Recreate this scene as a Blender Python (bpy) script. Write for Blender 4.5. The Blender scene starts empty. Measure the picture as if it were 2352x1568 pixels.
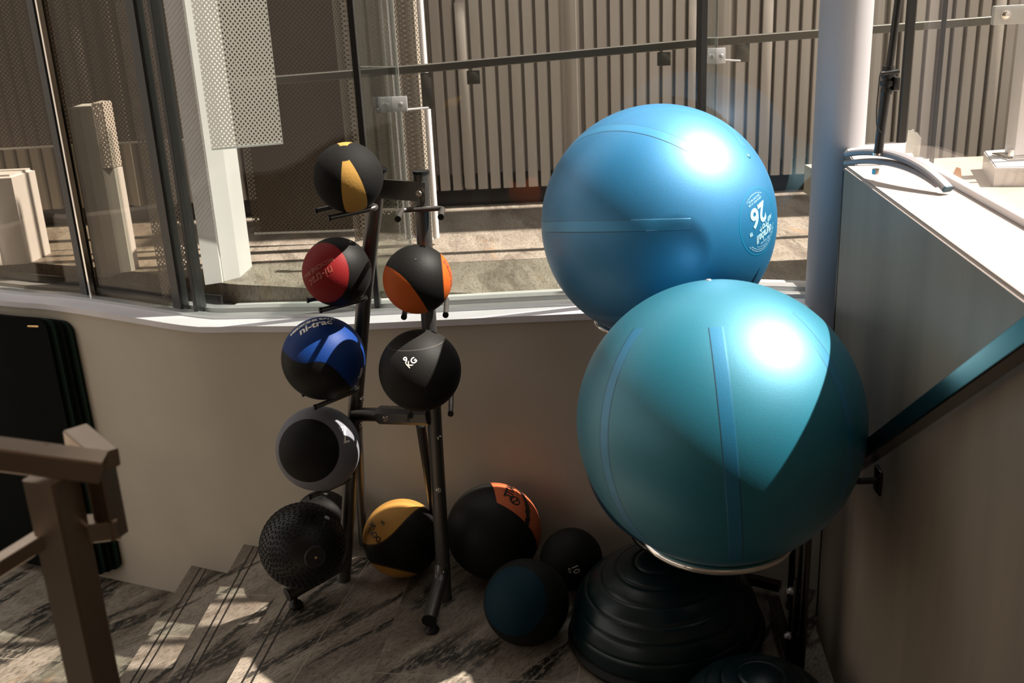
import bpy, bmesh, math, random
from math import sin, cos, pi, radians, sqrt, atan2
from mathutils import Vector, Matrix
random.seed(4)
S = bpy.context.scene
COL = S.collection
V = Vector

# ------------------------------------------------------------------ camera, light, exposure
cam_d = bpy.data.cameras.new('camera'); cam = bpy.data.objects.new('camera', cam_d); COL.objects.link(cam)
S.camera = cam
cam_d.sensor_width = 36; cam_d.lens = 36; cam_d.clip_start = .05
th, ro = radians(19), radians(2.7)
up_c = V((-sin(ro)*cos(th), cos(ro)*cos(th), sin(th)))
fw = V((0, 0, -1)); wy = (fw-up_c*fw.dot(up_c)).normalized(); wx = wy.cross(up_c)
cam.matrix_world = Matrix.Translation((0, 0, 1.85)) @ Matrix((wx, wy, up_c)).to_4x4()
cam_d.dof.use_dof = True; cam_d.dof.focus_distance = 2.9; cam_d.dof.aperture_fstop = 5.0

SUN = V((.70, .0, 1.0)).normalized()
sd = bpy.data.lights.new('sun', 'SUN'); sun = bpy.data.objects.new('sun', sd); COL.objects.link(sun)
sd.energy = 8.8; sd.angle = radians(.6); sd.color = (1.0, .93, .84)
sun.rotation_euler = SUN.to_track_quat('Z', 'Y').to_euler(); sun.location = (3, 0, 6)
w = bpy.data.worlds.new('world'); S.world = w; w.use_nodes = True
wn = w.node_tree; wn.nodes.clear()
wo = wn.nodes.new('ShaderNodeOutputWorld'); bg = wn.nodes.new('ShaderNodeBackground')
tc = wn.nodes.new('ShaderNodeTexCoord'); sx = wn.nodes.new('ShaderNodeSeparateXYZ'); cr = wn.nodes.new('ShaderNodeValToRGB')
wn.links.new(tc.outputs['Generated'], sx.inputs[0]); wn.links.new(sx.outputs['Z'], cr.inputs[0])
cr.color_ramp.elements[0].position = 0; cr.color_ramp.elements[0].color = (.50, .42, .34, 1)
cr.color_ramp.elements[1].position = .6; cr.color_ramp.elements[1].color = (.84, .82, .80, 1)
wn.links.new(cr.outputs[0], bg.inputs[0]); bg.inputs[1].default_value = 1.0; wn.links.new(bg.outputs[0], wo.inputs[0])
S.view_settings.view_transform = 'Standard'; S.view_settings.look = 'None'
S.view_settings.exposure = 0.85; S.view_settings.gamma = 1.0; S.view_settings.use_curve_mapping = False

# ------------------------------------------------------------------ node expression helper
class E:
    def __init__(s, t, o): s.t = t; s.o = o
    @staticmethod
    def m(op, t, *a):
        n = t.nodes.new('ShaderNodeMath'); n.operation = op
        for i, v in enumerate(a):
            if isinstance(v, E): t.links.new(v.o, n.inputs[i])
            else: n.inputs[i].default_value = v
        return E(t, n.outputs[0])
    def __add__(s, b): return E.m('ADD', s.t, s, b)
    __radd__ = __add__
    def __sub__(s, b): return E.m('SUBTRACT', s.t, s, b)
    def __rsub__(s, b): return E.m('SUBTRACT', s.t, b, s)
    def __mul__(s, b): return E.m('MULTIPLY', s.t, s, b)
    __rmul__ = __mul__
    def __truediv__(s, b): return E.m('DIVIDE', s.t, s, b)
    def sin(s): return E.m('SINE', s.t, s)
    def cos(s): return E.m('COSINE', s.t, s)
    def abs(s): return E.m('ABSOLUTE', s.t, s)
    def sqrt(s): return E.m('SQRT', s.t, s)
    def fract(s): return E.m('FRACT', s.t, s)
    def gt(s, b): return E.m('GREATER_THAN', s.t, s, b)
    def lt(s, b): return E.m('LESS_THAN', s.t, s, b)
    def mn(s, b): return E.m('MINIMUM', s.t, s, b)
    def mx(s, b): return E.m('MAXIMUM', s.t, s, b)
    def step(s, a, b):
        n = s.t.nodes.new('ShaderNodeMapRange'); n.clamp = True; n.interpolation_type = 'SMOOTHSTEP'
        s.t.links.new(s.o, n.inputs[0]); n.inputs[1].default_value = a; n.inputs[2].default_value = b
        return E(s.t, n.outputs[0])

def mat(name, col=(.5, .5, .5), rough=.5, metal=0., spec=.5, **kw):
    m = bpy.data.materials.new(name); m.use_nodes = True
    b = m.node_tree.nodes['Principled BSDF']
    b.inputs['Base Color'].default_value = (*col, 1); b.inputs['Roughness'].default_value = rough
    b.inputs['Metallic'].default_value = metal; b.inputs['Specular IOR Level'].default_value = spec
    for k, v in kw.items(): b.inputs[k.replace('_', ' ')].default_value = v
    return m
def tn(m): return m.node_tree, m.node_tree.nodes['Principled BSDF']
def xyz(t, kind='Object', rot=None, scale=None):
    c = t.nodes.new('ShaderNodeTexCoord'); o = c.outputs[kind]
    if rot or scale:
        mp = t.nodes.new('ShaderNodeMapping'); t.links.new(o, mp.inputs[0]); o = mp.outputs[0]
        if rot: mp.inputs['Rotation'].default_value = rot
        if scale: mp.inputs['Scale'].default_value = scale
    s = t.nodes.new('ShaderNodeSeparateXYZ'); t.links.new(o, s.inputs[0])
    return o, E(t, s.outputs[0]), E(t, s.outputs[1]), E(t, s.outputs[2])
def noise(t, vec, scale, detail=4, rough=.55, dist=0):
    n = t.nodes.new('ShaderNodeTexNoise'); n.inputs['Scale'].default_value = scale; n.inputs['Detail'].default_value = detail
    n.inputs['Roughness'].default_value = rough; n.inputs['Distortion'].default_value = dist
    if vec is not None: t.links.new(vec, n.inputs['Vector'])
    return E(t, n.outputs['Fac'])
def mixc(t, f, a, b):
    n = t.nodes.new('ShaderNodeMix'); n.data_type = 'RGBA'
    if isinstance(f, E): t.links.new(f.o, n.inputs[0])
    else: n.inputs[0].default_value = f
    for i, v in ((6, a), (7, b)):
        if isinstance(v, tuple): n.inputs[i].default_value = (*v[:3], 1)
        else: t.links.new(v, n.inputs[i])
    return n.outputs[2]
def bump(t, b, h, st=.3, d=.001):
    n = t.nodes.new('ShaderNodeBump'); n.inputs['Strength'].default_value = st; n.inputs['Distance'].default_value = d
    t.links.new(h.o, n.inputs['Height']); t.links.new(n.outputs[0], b.inputs['Normal'])
def setc(t, b, c): t.links.new(c, b.inputs['Base Color'])

# ------------------------------------------------------------------ materials
def painted(name, col, rough=.6, amt=.12, sc=6., bumpy=.15, streak=(1, 1, 1)):
    m = mat(name, col, rough); t, b = tn(m)
    v, x, y, z = xyz(t, scale=streak)
    n = noise(t, v, sc, 5); k = n.step(.3, .7)
    setc(t, b, mixc(t, k, tuple(c*(1-amt) for c in col), tuple(min(1, c*(1+amt)) for c in col)))
    bump(t, b, noise(t, v, sc*12, 3), bumpy, .002)
    return m
def metal(name, col, rough, metalness=1., brushed=False):
    m = mat(name, col, rough, metalness); t, b = tn(m)
    v, *_ = xyz(t, scale=(1, 1, .05) if brushed else (1, 1, 1))
    n = noise(t, v, 40, 3)
    r = n*.16+(rough-.08); t.links.new(r.o, b.inputs['Roughness'])
    return m
def stone(name, base, dark, light, rot, tile=.6, joint=(.30, .26, .20), vein=1.):
    m = mat(name, base, .42); t, b = tn(m)
    v, x, y, z = xyz(t, rot=(0, 0, rot-1.1))
    mp = t.nodes.new('ShaderNodeMapping'); mp.inputs['Scale'].default_value = (1, 3.4, 1); t.links.new(v, mp.inputs[0]); v = mp.outputs[0]
    n1 = noise(t, v, 1.5, 6, .6, 1.6)
    c = mixc(t, n1.step(.32, .68), base, light)
    nv = noise(t, v, 1.1, 3, .5, .7)
    band = ((nv*30).sin()).step(.35, .95)
    msk = noise(t, v, 1.9, 4).step(.40, .53)
    fine = noise(t, v, 24, 5, .7)
    vv = band*msk*fine.step(.38, .52)*vein
    c = mixc(t, vv, c, dark)
    c = mixc(t, noise(t, v, 38, 6, .78).step(.46, .66)*.7, c, tuple(q*.55 for q in dark))
    rust = noise(t, v, 2.3, 3).step(.62, .75)*.45
    c = mixc(t, rust, c, (.30, .17, .07))
    v2, *_ = xyz(t, rot=(0, 0, rot))
    br = t.nodes.new('ShaderNodeTexBrick'); t.links.new(v2, br.inputs['Vector'])
    br.inputs['Scale'].default_value = 1; br.inputs['Mortar Size'].default_value = .0022; br.inputs['Mortar Smooth'].default_value = .1
    br.inputs['Brick Width'].default_value = tile; br.inputs['Row Height'].default_value = tile; br.offset = .37
    c = mixc(t, E(t, br.outputs['Fac'])*.7, c, joint)
    setc(t, b, c)
    bump(t, b, fine-vv*.6, .35, .0015)
    return m
M = {}
M['stone'] = stone('stone', (.15, .122, .09), (.022, .02, .016), (.31, .265, .21), .15)
M['stone_out'] = stone('pale_stone', (.175, .145, .115), (.07, .055, .04), (.27, .235, .19), -.6, .9, (.2, .17, .13), .5)
def step_mat():
    m = stone('step_stone', (.14, .112, .085), (.022, .02, .016), (.30, .255, .205), .1, 1.3)
    t, b = tn(m); c0 = b.inputs['Base Color'].links[0].from_socket
    v, x, y, z = xyz(t, rot=(0, 0, 0))
    g = ((x-.045).abs().lt(.0035)).mx((x-.072).abs().lt(.0035))*z.gt(-.006)
    setc(t, b, mixc(t, g, c0, (.012, .01, .008)))
    return m
M['step'] = step_mat()
M['wall'] = painted('plaster', (.465, .415, .34), .75, .05, 2.5, .12)
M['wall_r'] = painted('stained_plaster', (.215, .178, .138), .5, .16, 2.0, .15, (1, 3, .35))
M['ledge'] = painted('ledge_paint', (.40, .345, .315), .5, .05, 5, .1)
M['sill'] = painted('white_lip', (.60, .58, .61), .45, .05, 5, .3)
M['room'] = painted('room_wall', (.42, .36, .30), .8, .1)
M['col'] = painted('column_paint', (.33, .32, .335), .5, .03, 3, .06)
M['foot'] = mat('grey_tube', (.22, .21, .22), .5, .2)
M['white'] = painted('white_paint', (.62, .59, .58), .4, .04, 3, .06)
M['greyw'] = painted('grey_paint', (.42, .42, .40), .45, .05, 3, .06)
M['track'] = metal('aluminium', (.52, .53, .53), .38, .7)
M['dark'] = mat('dark_frame', (.012, .012, .012), .35)
M['rubber'] = mat('rubber', (.005, .0055, .005), .5, 0, .3)
M['matt'] = painted('mat_foam', (.002, .003, .0025), .9, .1)
M['matt'].node_tree.nodes['Principled BSDF'].inputs['Specular IOR Level'].default_value = .1
M['matb'] = mat('mat_edge', (.003, .012, .007), .7, 0, .15)
M['gun'] = metal('gunmetal_paint', (.11, .102, .094), .36, .75)
M['steel'] = metal('brushed_steel', (.30, .235, .18), .30, 1., True)
M['chrome'] = mat('chrome', (.75, .72, .68), .12, 1.)
M['chromed'] = mat('dark_chrome', (.09, .08, .07), .2, 1.)
M['bar'] = metal('rail_bar', (.10, .095, .08), .4, .6)
M['teal_plug'] = mat('teal_plug', (.0, .05, .075), .5)
M['tape'] = mat('amber_tape', (.55, .26, .10), .4)
M['paper'] = painted('torn_paper', (.62, .62, .58), .8, .1, 20)
M['txt_w'] = mat('white_print', (.80, .78, .72), .5)
M['txt_k'] = mat('black_print', (.008, .008, .008), .4)
M['txt_r'] = mat('faded_print', (.27, .05, .035), .5)
M['txt_b'] = mat('pale_blue_print', (.34, .60, .72), .45)
M['brass'] = mat('brass', (.7, .45, .2), .3, 1.)
M['bosu'] = mat('bosu_rubber', (.002, .012, .014), .3, 0, .35)
M['hole'] = mat('valve_black', (.003, .003, .003), .5)

def fence_mat():
    m = mat('ribbed_metal', (.40, .36, .305), .45); t, b = tn(m)
    v, x, y, z = xyz(t, scale=(6, 6, .5)); n = noise(t, v, 1, 4)
    setc(t, b, mixc(t, n.step(.3, .7), (.375, .335, .285), (.46, .415, .355)))
    return m
M['fence'] = fence_mat()
def perf(name, col, P=.0145, thr=.35, metalness=.0):
    m = mat(name, col, .45, metalness); t, b = tn(m)
    v, x, y, z = xyz(t)
    k = 2*pi/P
    h = (((x+y*.7)*k).cos()*(z*k).cos())
    f = h.gt(thr).mx((h*-1).gt(2.))
    out = t.nodes['Material Output']; tr = t.nodes.new('ShaderNodeBsdfTransparent'); mx = t.nodes.new('ShaderNodeMixShader')
    t.links.new(f.o, mx.inputs[0]); t.links.new(b.outputs[0], mx.inputs[1]); t.links.new(tr.outputs[0], mx.inputs[2]); t.links.new(mx.outputs[0], out.inputs[0])
    return m
M['perf_w'] = perf('perforated_white', (.55, .50, .46), .0185, .30)
M['perf_b'] = perf('perforated_brown', (.07, .05, .033), .0185, .35)
M['perf_g'] = perf('perforated_grey', (.30, .26, .21), .0185, .35)
def glass(name, tint, refl=1.0):
    m = bpy.data.materials.new(name); m.use_nodes = True; t = m.node_tree; t.nodes.clear()
    o = t.nodes.new('ShaderNodeOutputMaterial'); tr = t.nodes.new('ShaderNodeBsdfTransparent'); gl = t.nodes.new('ShaderNodeBsdfGlossy')
    tr.inputs[0].default_value = (*tint, 1); gl.inputs['Roughness'].default_value = .01
    lw = t.nodes.new('ShaderNodeLayerWeight'); lw.inputs[0].default_value = .5      # Schlick reflectance, the same from both sides
    f_ = E(t, lw.outputs['Facing']); f_ = E.m('POWER', t, f_, 5.)*.9+.04
    mx = t.nodes.new('ShaderNodeMixShader'); t.links.new((f_*refl).o, mx.inputs[0])
    t.links.new(tr.outputs[0], mx.inputs[1]); t.links.new(gl.outputs[0], mx.inputs[2]); t.links.new(mx.outputs[0], o.inputs[0])
    return m
M['glass'] = glass('clear_glass', (.975, .965, .96), .5)
M['glass_t'] = glass('tinted_glass', (.70, .66, .60), .8)
M['glass_e'] = glass('fin_glass', (.74, .78, .76), .7)
def ribbed():
    m = mat('ribbed_deck', (.34, .29, .22), .6); t, b = tn(m); v, x, y, z = xyz(t)
    f = ((x*.35+y)*2*pi/.011).sin().gt(.1)
    setc(t, b, mixc(t, f, (.18, .14, .10), (.50, .44, .35)))
    return m
M['deck'] = ribbed()

def gym_mat(name, deep, sheen):
    m = mat(name, deep, .33, .45, .8); t, b = tn(m)
    v, x, y, z = xyz(t)
    # moulded meridian bands running between the two poles (+Z / -Z in the ball's own frame)
    at = E.m('ARCTAN2', t, y, x)
    r = (x*x+y*y).sqrt()
    ang = (at*(7/(2*pi))+.5).fract()-.5
    d = (ang*(2*pi/7)).abs()*r/.31
    polar = z.abs().lt(.243)
    band = (d.lt(.045))*polar
    line = ((d-.045).abs().lt(.004))*polar
    n = noise(t, v, 4, 3)
    c = mixc(t, n.step(.3, .7), deep, tuple(q*1.12 for q in deep))
    c = mixc(t, band*.6, c, sheen); c = mixc(t, line*.5, c, (0, .06, .12))
    spk = noise(t, v, 400, 2, .6)
    setc(t, b, c)
    bump(t, b, d.step(.040, .048)*polar*-1.+line*.6+spk*.12, .6, .0035)
    b.inputs['Coat Weight'].default_value = .9; b.inputs['Coat Roughness'].default_value = .46
    t.links.new((band*-.06+.50).o, b.inputs['Roughness'])
    return m
M['gym_blue'] = gym_mat('gym_ball_blue', (.0, .175, .38), (.02, .28, .54))
M['gym_teal'] = gym_mat('gym_ball_teal', (.0, .175, .265), (.0, .20, .44))
M['gym_dark'] = gym_mat('gym_ball_navy', (.0, .05, .11), (.0, .08, .18))

def ball_mat(name, A, B, expr, rough=.42, grain=260, seam=.022, seamc=(.003, .003, .003), spec=.14):
    """two colours divided by a seam where expr(x,y,z on the unit ball) crosses zero"""
    m = mat(name, A, rough+.16, 0, spec); t, b = tn(m)
    v, x, y, z = xyz(t)
    r = (x*x+y*y+z*z).sqrt(); x, y, z = x/r, y/r, z/r
    f = expr(x, y, z)
    c = mixc(t, f.step(-.003, .003), B, A)
    ln = f.abs().lt(seam)
    c = mixc(t, ln*.85, c, seamc)
    setc(t, b, c)
    vo = t.nodes.new('ShaderNodeTexVoronoi'); vo.inputs['Scale'].default_value = grain; t.links.new(v, vo.inputs['Vector'])
    bump(t, b, E(t, vo.outputs['Distance'])*.5-ln*1.5, .35, .0012)
    return m
BLK = (.006, .0056, .005)
# ------------------------------------------------------------------ mesh helpers
def link(name, bm, m=None, parent=None, smooth=True, mats=None):
    me = bpy.data.meshes.new(name); bmesh.ops.recalc_face_normals(bm, faces=bm.faces); bm.to_mesh(me); bm.free()
    for q in (mats or [m]): me.materials.append(q)
    if smooth:
        me.polygons.foreach_set('use_smooth', [True]*len(me.polygons))
        me.set_sharp_from_angle(angle=radians(38))
    o = bpy.data.objects.new(name, me); COL.objects.link(o)
    if parent: o.parent = parent; o.matrix_parent_inverse = parent.matrix_world.inverted()
    return o
def recenter(o, c):
    c = V(c); o.data.transform(Matrix.Translation(-c)); o.location = c; return o
def thing(name, label, cat, loc=(0, 0, 0), group=None):
    o = bpy.data.objects.new(name, None); COL.objects.link(o); o.location = loc; o.empty_display_size = .05
    o['label'] = label; o['category'] = cat
    if group: o['group'] = group
    bpy.context.view_layer.update(); return o
def tag(o, label, cat, group=None):
    o['label'] = label; o['category'] = cat
    if group: o['group'] = group
    return o
def struct(o): o['kind'] = 'structure'; return o
def NB(): return bmesh.new()
def box(bm, lo, hi, bev=0.):
    r = bmesh.ops.create_cube(bm, size=1.); vs = r['verts']; lo, hi = V(lo), V(hi)
    for v in vs: v.co = V([lo[i]+(v.co[i]+.5)*(hi[i]-lo[i]) for i in range(3)])
    if bev: bmesh.ops.bevel(bm, geom=list({e for v in vs for e in v.link_edges}), offset=bev, segments=2, affect='EDGES', profile=.6)
    return bm
def prism(bm, poly, z0, z1, bev=0.):
    a = [bm.verts.new((p[0], p[1], z0)) for p in poly]; b = [bm.verts.new((p[0], p[1], z1)) for p in poly]; n = len(poly)
    bm.faces.new(a[::-1]); top = bm.faces.new(b)
    for i in range(n): bm.faces.new((a[i], a[(i+1) % n], b[(i+1) % n], b[i]))
    if bev: bmesh.ops.bevel(bm, geom=list(top.edges), offset=bev, segments=3, affect='EDGES')
    return bm
def sweep(bm, pts, prof, up=V((0, 0, 1)), cap=True, closed=False):
    pts = [V(p) for p in pts]; n = len(pts); rings = []; prev = None
    for i, p in enumerate(pts):
        if closed: t = (pts[(i+1) % n]-pts[i-1]).normalized()
        else:
            a = (pts[i]-pts[i-1]).normalized() if i else None; b_ = (pts[i+1]-pts[i]).normalized() if i < n-1 else None
            t = ((a or b_)+(b_ or a)).normalized()
        u = up if prev is None or closed else prev
        s = t.cross(u)
        if s.length < 1e-3: s = t.cross(V((1, 0, 0)))
        s.normalize(); u = s.cross(t).normalized(); prev = u
        k = 1.
        if not closed and 0 < i < n-1: k = 1/max(.5, sqrt((1+a.dot(b_))/2))
        rings.append([bm.verts.new(p+s*(q[0]*k)+u*q[1]) for q in prof])
    m = len(prof)
    for i in range(n if closed else n-1):
        r0, r1 = rings[i], rings[(i+1) % n]
        for j in range(m): bm.faces.new((r0[j], r0[(j+1) % m], r1[(j+1) % m], r1[j]))
    if cap and not closed: bm.faces.new(rings[0][::-1]); bm.faces.new(rings[-1])
    return bm
def circ(r, n=20): return [(r*cos(2*pi*i/n), r*sin(2*pi*i/n)) for i in range(n)]
def rect(a, b, c=.15):
    a /= 2; b /= 2; e = min(a, b)*c
    return [(a, -b+e), (a, b-e), (a-e, b), (-a+e, b), (-a, b-e), (-a, -b+e), (-a+e, -b), (a-e, -b)]
def smoothpts(P, r=.02, k=6):
    P = [V(p) for p in P]; out = [P[0]]
    for i in range(1, len(P)-1):
        a = P[i]+(P[i-1]-P[i]).normalized()*r; b = P[i]+(P[i+1]-P[i]).normalized()*r
        for j in range(k+1):
            t = j/k; out.append(a*(1-t)**2+P[i]*2*t*(1-t)+b*t*t)
    return out+[P[-1]]
def tube(bm, pts, r, n=20, bend=0): 
    return sweep(bm, smoothpts(pts, bend) if bend else pts, circ(r, n), up=V((.13, .27, .95)).normalized())
def lathe(bm, prof, n=48, mtx=None):
    rings = []
    for r, z in prof:
        if r < 1e-6: rings.append([bm.verts.new((0, 0, z))])
        else: rings.append([bm.verts.new((r*cos(2*pi*i/n), r*sin(2*pi*i/n), z)) for i in range(n)])
    for a, b in zip(rings, rings[1:]):
        for i in range(n):
            j = (i+1) % n
            if len(a) == 1 and len(b) == 1: continue
            if len(a) == 1: bm.faces.new((a[0], b[i], b[j]))
            elif len(b) == 1: bm.faces.new((a[i], a[j], b[0]))
            else: bm.faces.new((a[i], a[j], b[j], b[i]))
    if mtx is not None: bmesh.ops.transform(bm, matrix=mtx, verts=bm.verts)
    return bm
def frame(z, x=None):
    """rotation whose local Z is z and local X is as close as possible to x"""
    z = V(z).normalized(); x = V(x) if x is not None else V((1, 0, 0))
    x = (x-z*x.dot(z)).normalized(); y = z.cross(x)
    return Matrix((x, y, z)).transposed()
def bolt(bm, p, d, r=.009, h=.008):
    b2 = NB(); lathe(b2, [(0, -.002), (r*1.35, -.002), (r*1.35, .002), (r, .002), (r, h*.8), (r*.8, h), (0, h)], 12)
    bmesh.ops.transform(b2, matrix=Matrix.Translation(V(p)) @ frame(d).to_4x4(), verts=b2.verts)
    me = bpy.data.meshes.new('t'); b2.to_mesh(me); b2.free(); bm.from_mesh(me); bpy.data.meshes.remove(me)
def sphere(bm, r, u=96, v=64): bmesh.ops.create_uvsphere(bm, u_segments=u, v_segments=v, radius=r); return bm

# view frame at a point: axes (right, up, towards the viewer's side) used only to say where marks sit on a ball
def vframe(c):
    z = (V((0, 0, 1.85))-V(c)).normalized(); x = V((0, 0, 1)).cross(z).normalized(); return x, z.cross(x), z
def vdir(c, a, b, k): x, y, z = vframe(c); return (x*a+y*b+z*k).normalized()

def text_on_ball(name, s, c, R, d, updir, size, m, parent, bold=0., shear=0., off=.0009, font_x=1., tex_off=(0, 0)):
    cu = bpy.data.curves.new('t', 'FONT'); cu.body = s; cu.size = size; cu.align_x = 'CENTER'; cu.align_y = 'CENTER'
    cu.offset = bold; cu.shear = shear; cu.resolution_u = 3; cu.space_line = .8
    o = bpy.data.objects.new('t', cu); COL.objects.link(o); bpy.context.view_layer.update()
    me = bpy.data.meshes.new_from_object(o.evaluated_get(bpy.context.evaluated_depsgraph_get()))
    bpy.data.objects.remove(o); bpy.data.curves.remove(cu)
    return wrap(name, me, c, R, d, updir, m, parent, off, font_x, tex_off)
def wrap(name, me, c, R, d, updir, m, parent, off=.0009, fx=1., to=(0, 0)):
    bm = NB(); bm.from_mesh(me); bpy.data.meshes.remove(me)
    for v in bm.verts: v.co.x = v.co.x*fx+to[0]; v.co.y += to[1]
    if bm.verts:
        st = R*.10
        for ax in (0, 1):
            lo = min(v.co[ax] for v in bm.verts); hi = max(v.co[ax] for v in bm.verts); p = lo+st
            while p < hi:
                co = V((0, 0, 0)); co[ax] = p; no = V((0, 0, 0)); no[ax] = 1
                bmesh.ops.bisect_plane(bm, geom=bm.verts[:]+bm.edges[:]+bm.faces[:], plane_co=co, plane_no=no); p += st
    d = V(d).normalized(); u = V(updir); u = (u-d*u.dot(d)).normalized(); x = u.cross(d)
    for v in bm.verts:
        l = sqrt(v.co.x**2+v.co.y**2); a = l/R
        t = (x*v.co.x+u*v.co.y)/l if l > 1e-9 else V((0, 0, 0))
        v.co = V(c)+(d*cos(a)+t*sin(a))*(R+off)
    me2 = bpy.data.meshes.new(name); bm.to_mesh(me2); bm.free(); me2.materials.append(m)
    o = bpy.data.objects.new(name, me2); COL.objects.link(o)
    if parent: o.parent = parent; o.matrix_parent_inverse = parent.matrix_world.inverted()
    return o
def flat_poly(polys):
    bm = NB()
    for P in polys: bm.faces.new([bm.verts.new((p[0], p[1], 0)) for p in P])
    me = bpy.data.meshes.new('t'); bmesh.ops.triangulate(bm, faces=bm.faces); bm.to_mesh(me); bm.free(); return me

# ------------------------------------------------------------------ the setting
BASE = lambda x: 3.13-.42*x                      # foot of the rear wall, a straight line in plan
SILL = [(-3.2, 4.50), (-2.6, 4.23), (-2.033, 3.948), (-1.825, 3.866), (-1.611, 3.752), (-1.405, 3.632), (-1.155, 3.49), (-.933, 3.413), (-.703, 3.329), (-.472, 3.268), (-.249, 3.214), (-.033, 3.162), (.217, 3.10), (.444, 3.045), (.637, 2.994), (.822, 2.937), (1.0, 2.88), (1.25, 2.78)]
def DZ(x): return min(.05, max(-.095, -.095+.0763*(x+1.1)))      # the sill climbs gently to the right, along the ramp outside
def resample(P, n=60):
    L = [0]
    for a, b in zip(P, P[1:]): L.append(L[-1]+(V(b)-V(a)).length)
    out = []
    for k in range(n+1):
        s = L[-1]*k/n; i = max(j for j in range(len(L)-1) if L[j] <= s+1e-9); t = (s-L[i])/(L[i+1]-L[i])
        p0 = V(P[max(i-1, 0)]); p1 = V(P[i]); p2 = V(P[i+1]); p3 = V(P[min(i+2, len(P)-1)])
        out.append(.5*((2*p1)+(p2-p0)*t+(2*p0-5*p1+4*p2-p3)*t*t+(-p0+3*p1-3*p2+p3)*t**3))
    return out
SC = resample(SILL, 70)
def offs(P, d):
    out = []
    for i, p in enumerate(P):
        t = (P[min(i+1, len(P)-1)]-P[max(i-1, 0)]).normalized(); out.append(p+V((-t.y, t.x))*d)
    return out
ZS = .86
def ribbon_solid(bm, P, z0, z1, d0, d1, bev=0):
    A = offs(P, d0); B = offs(P, d1); R = [[bm.verts.new((a.x, a.y, z0+DZ(a.x))), bm.verts.new((a.x, a.y, z1+(DZ(a.x) if z1 < 2 else 0))), bm.verts.new((b.x, b.y, z1+(DZ(a.x) if z1 < 2 else 0))), bm.verts.new((b.x, b.y, z0+DZ(a.x)))] for a, b in zip(A, B)]
    for r0, r1 in zip(R, R[1:]):
        for j in range(4): bm.faces.new((r0[j], r1[j], r1[(j+1) % 4], r0[(j+1) % 4]))
    bm.faces.new(R[0]); bm.faces.new(R[-1][::-1])
    return bm
# rear wall: foot follows the straight base line, head follows the curved sill
bm = NB(); rows = []
N = len(SC)
for i, p in enumerate(SC):
    x0 = -3.6+(1.25+3.6)*i/(N-1)
    # foot parameter matched by x so the wall has no sideways shear
    foot = V((p.x, BASE(p.x)-.0, -.55)); head = V((p.x, p.y+.012, ZS+DZ(p.x)-.02))
    rows.append([bm.verts.new(foot.lerp(head, j/14)) for j in range(15)]+[bm.verts.new((p.x, max(p.y, BASE(p.x))+.20, ZS+DZ(p.x)-.02)), bm.verts.new((p.x, max(p.y, BASE(p.x))+.20, -.55))])
for r0, r1 in zip(rows, rows[1:]):
    m_ = len(r0)
    for j in range(m_): bm.faces.new((r0[j], r1[j], r1[(j+1) % m_], r0[(j+1) % m_]))
bm.faces.new(rows[0]); bm.faces.new(rows[-1][::-1])
struct(link('wall_back', bm, M['wall']))
bm = NB(); ribbon_solid(bm, SC, ZS-.022, ZS, 0, .09)
bmesh.ops.recalc_face_normals(bm, faces=bm.faces)
struct(link('trim_1', bm, M['sill']))
bm = NB(); ribbon_solid(bm, SC, ZS-.018, ZS+.012, .09, .125); ribbon_solid(bm, SC, ZS-.018, ZS+.003, .125, .155); ribbon_solid(bm, SC, ZS-.018, ZS+.018, .155, .20)
struct(link('trim_2', bm, M['track']))
# floor of the landing, stair treads and the lower floor
def slab(name, P0, P1, width, z, z0, m):
    """tread whose nosing runs P0->P1; local X points into the tread, local Y along the nosing"""
    P0, P1 = V(P0), V(P1); y = (P1-P0); L = y.length; y.normalize(); x = V((y.y, -y.x))
    bm = NB(); box(bm, (0, 0, z0-z), (width, L, 0), .0015)
    o = link(name, bm, m); o.matrix_world = Matrix(((x.x, y.x, 0, P0.x), (x.y, y.y, 0, P0.y), (0, 0, 1, z), (0, 0, 0, 1)))
    return struct(o)
def lineat(a, b, y): k = (b[0]-a[0])/(b[1]-a[1]); return (a[0]+k*(y-a[1]), y)
n0 = ((-.867, 2.479), (-.805, 2.994)); nA = ((-1.137, 2.707), (-1.086, 3.584)); nB = ((-1.394, 2.935), (-1.353, 3.687))
slab('stair_step', lineat(*n0, .6), lineat(*n0, 3.62), .42, 0, -.6, M['step'])
slab('stair_step', lineat(*nA, .6), lineat(*nA, 3.72), .5, -.16, -.6, M['step'])
slab('stair_step', lineat(*nB, .6), lineat(*nB, 3.85), .5, -.32, -.6, M['step'])
a0 = lineat(*n0, .6); a1 = lineat(*n0, 3.62)
bm = NB(); prism(bm, [(a0[0]+.4225-.43, -3), (1.3, -3), (1.3, 2.95), (.3, 3.25), (a1[0]+.4225, 3.62), (a0[0]+.4225, .6)], -.6, 0)
struct(link('floor', bm, M['stone'], smooth=False))
bm = NB(); prism(bm, [(-4.6, -3), (-1.0, -3), (-1.0, 3.7), (-1.6, 4.0), (-4.6, 5.4)], -.7, -.48)
struct(link('floor.001', bm, M['stone'], smooth=False))
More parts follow.
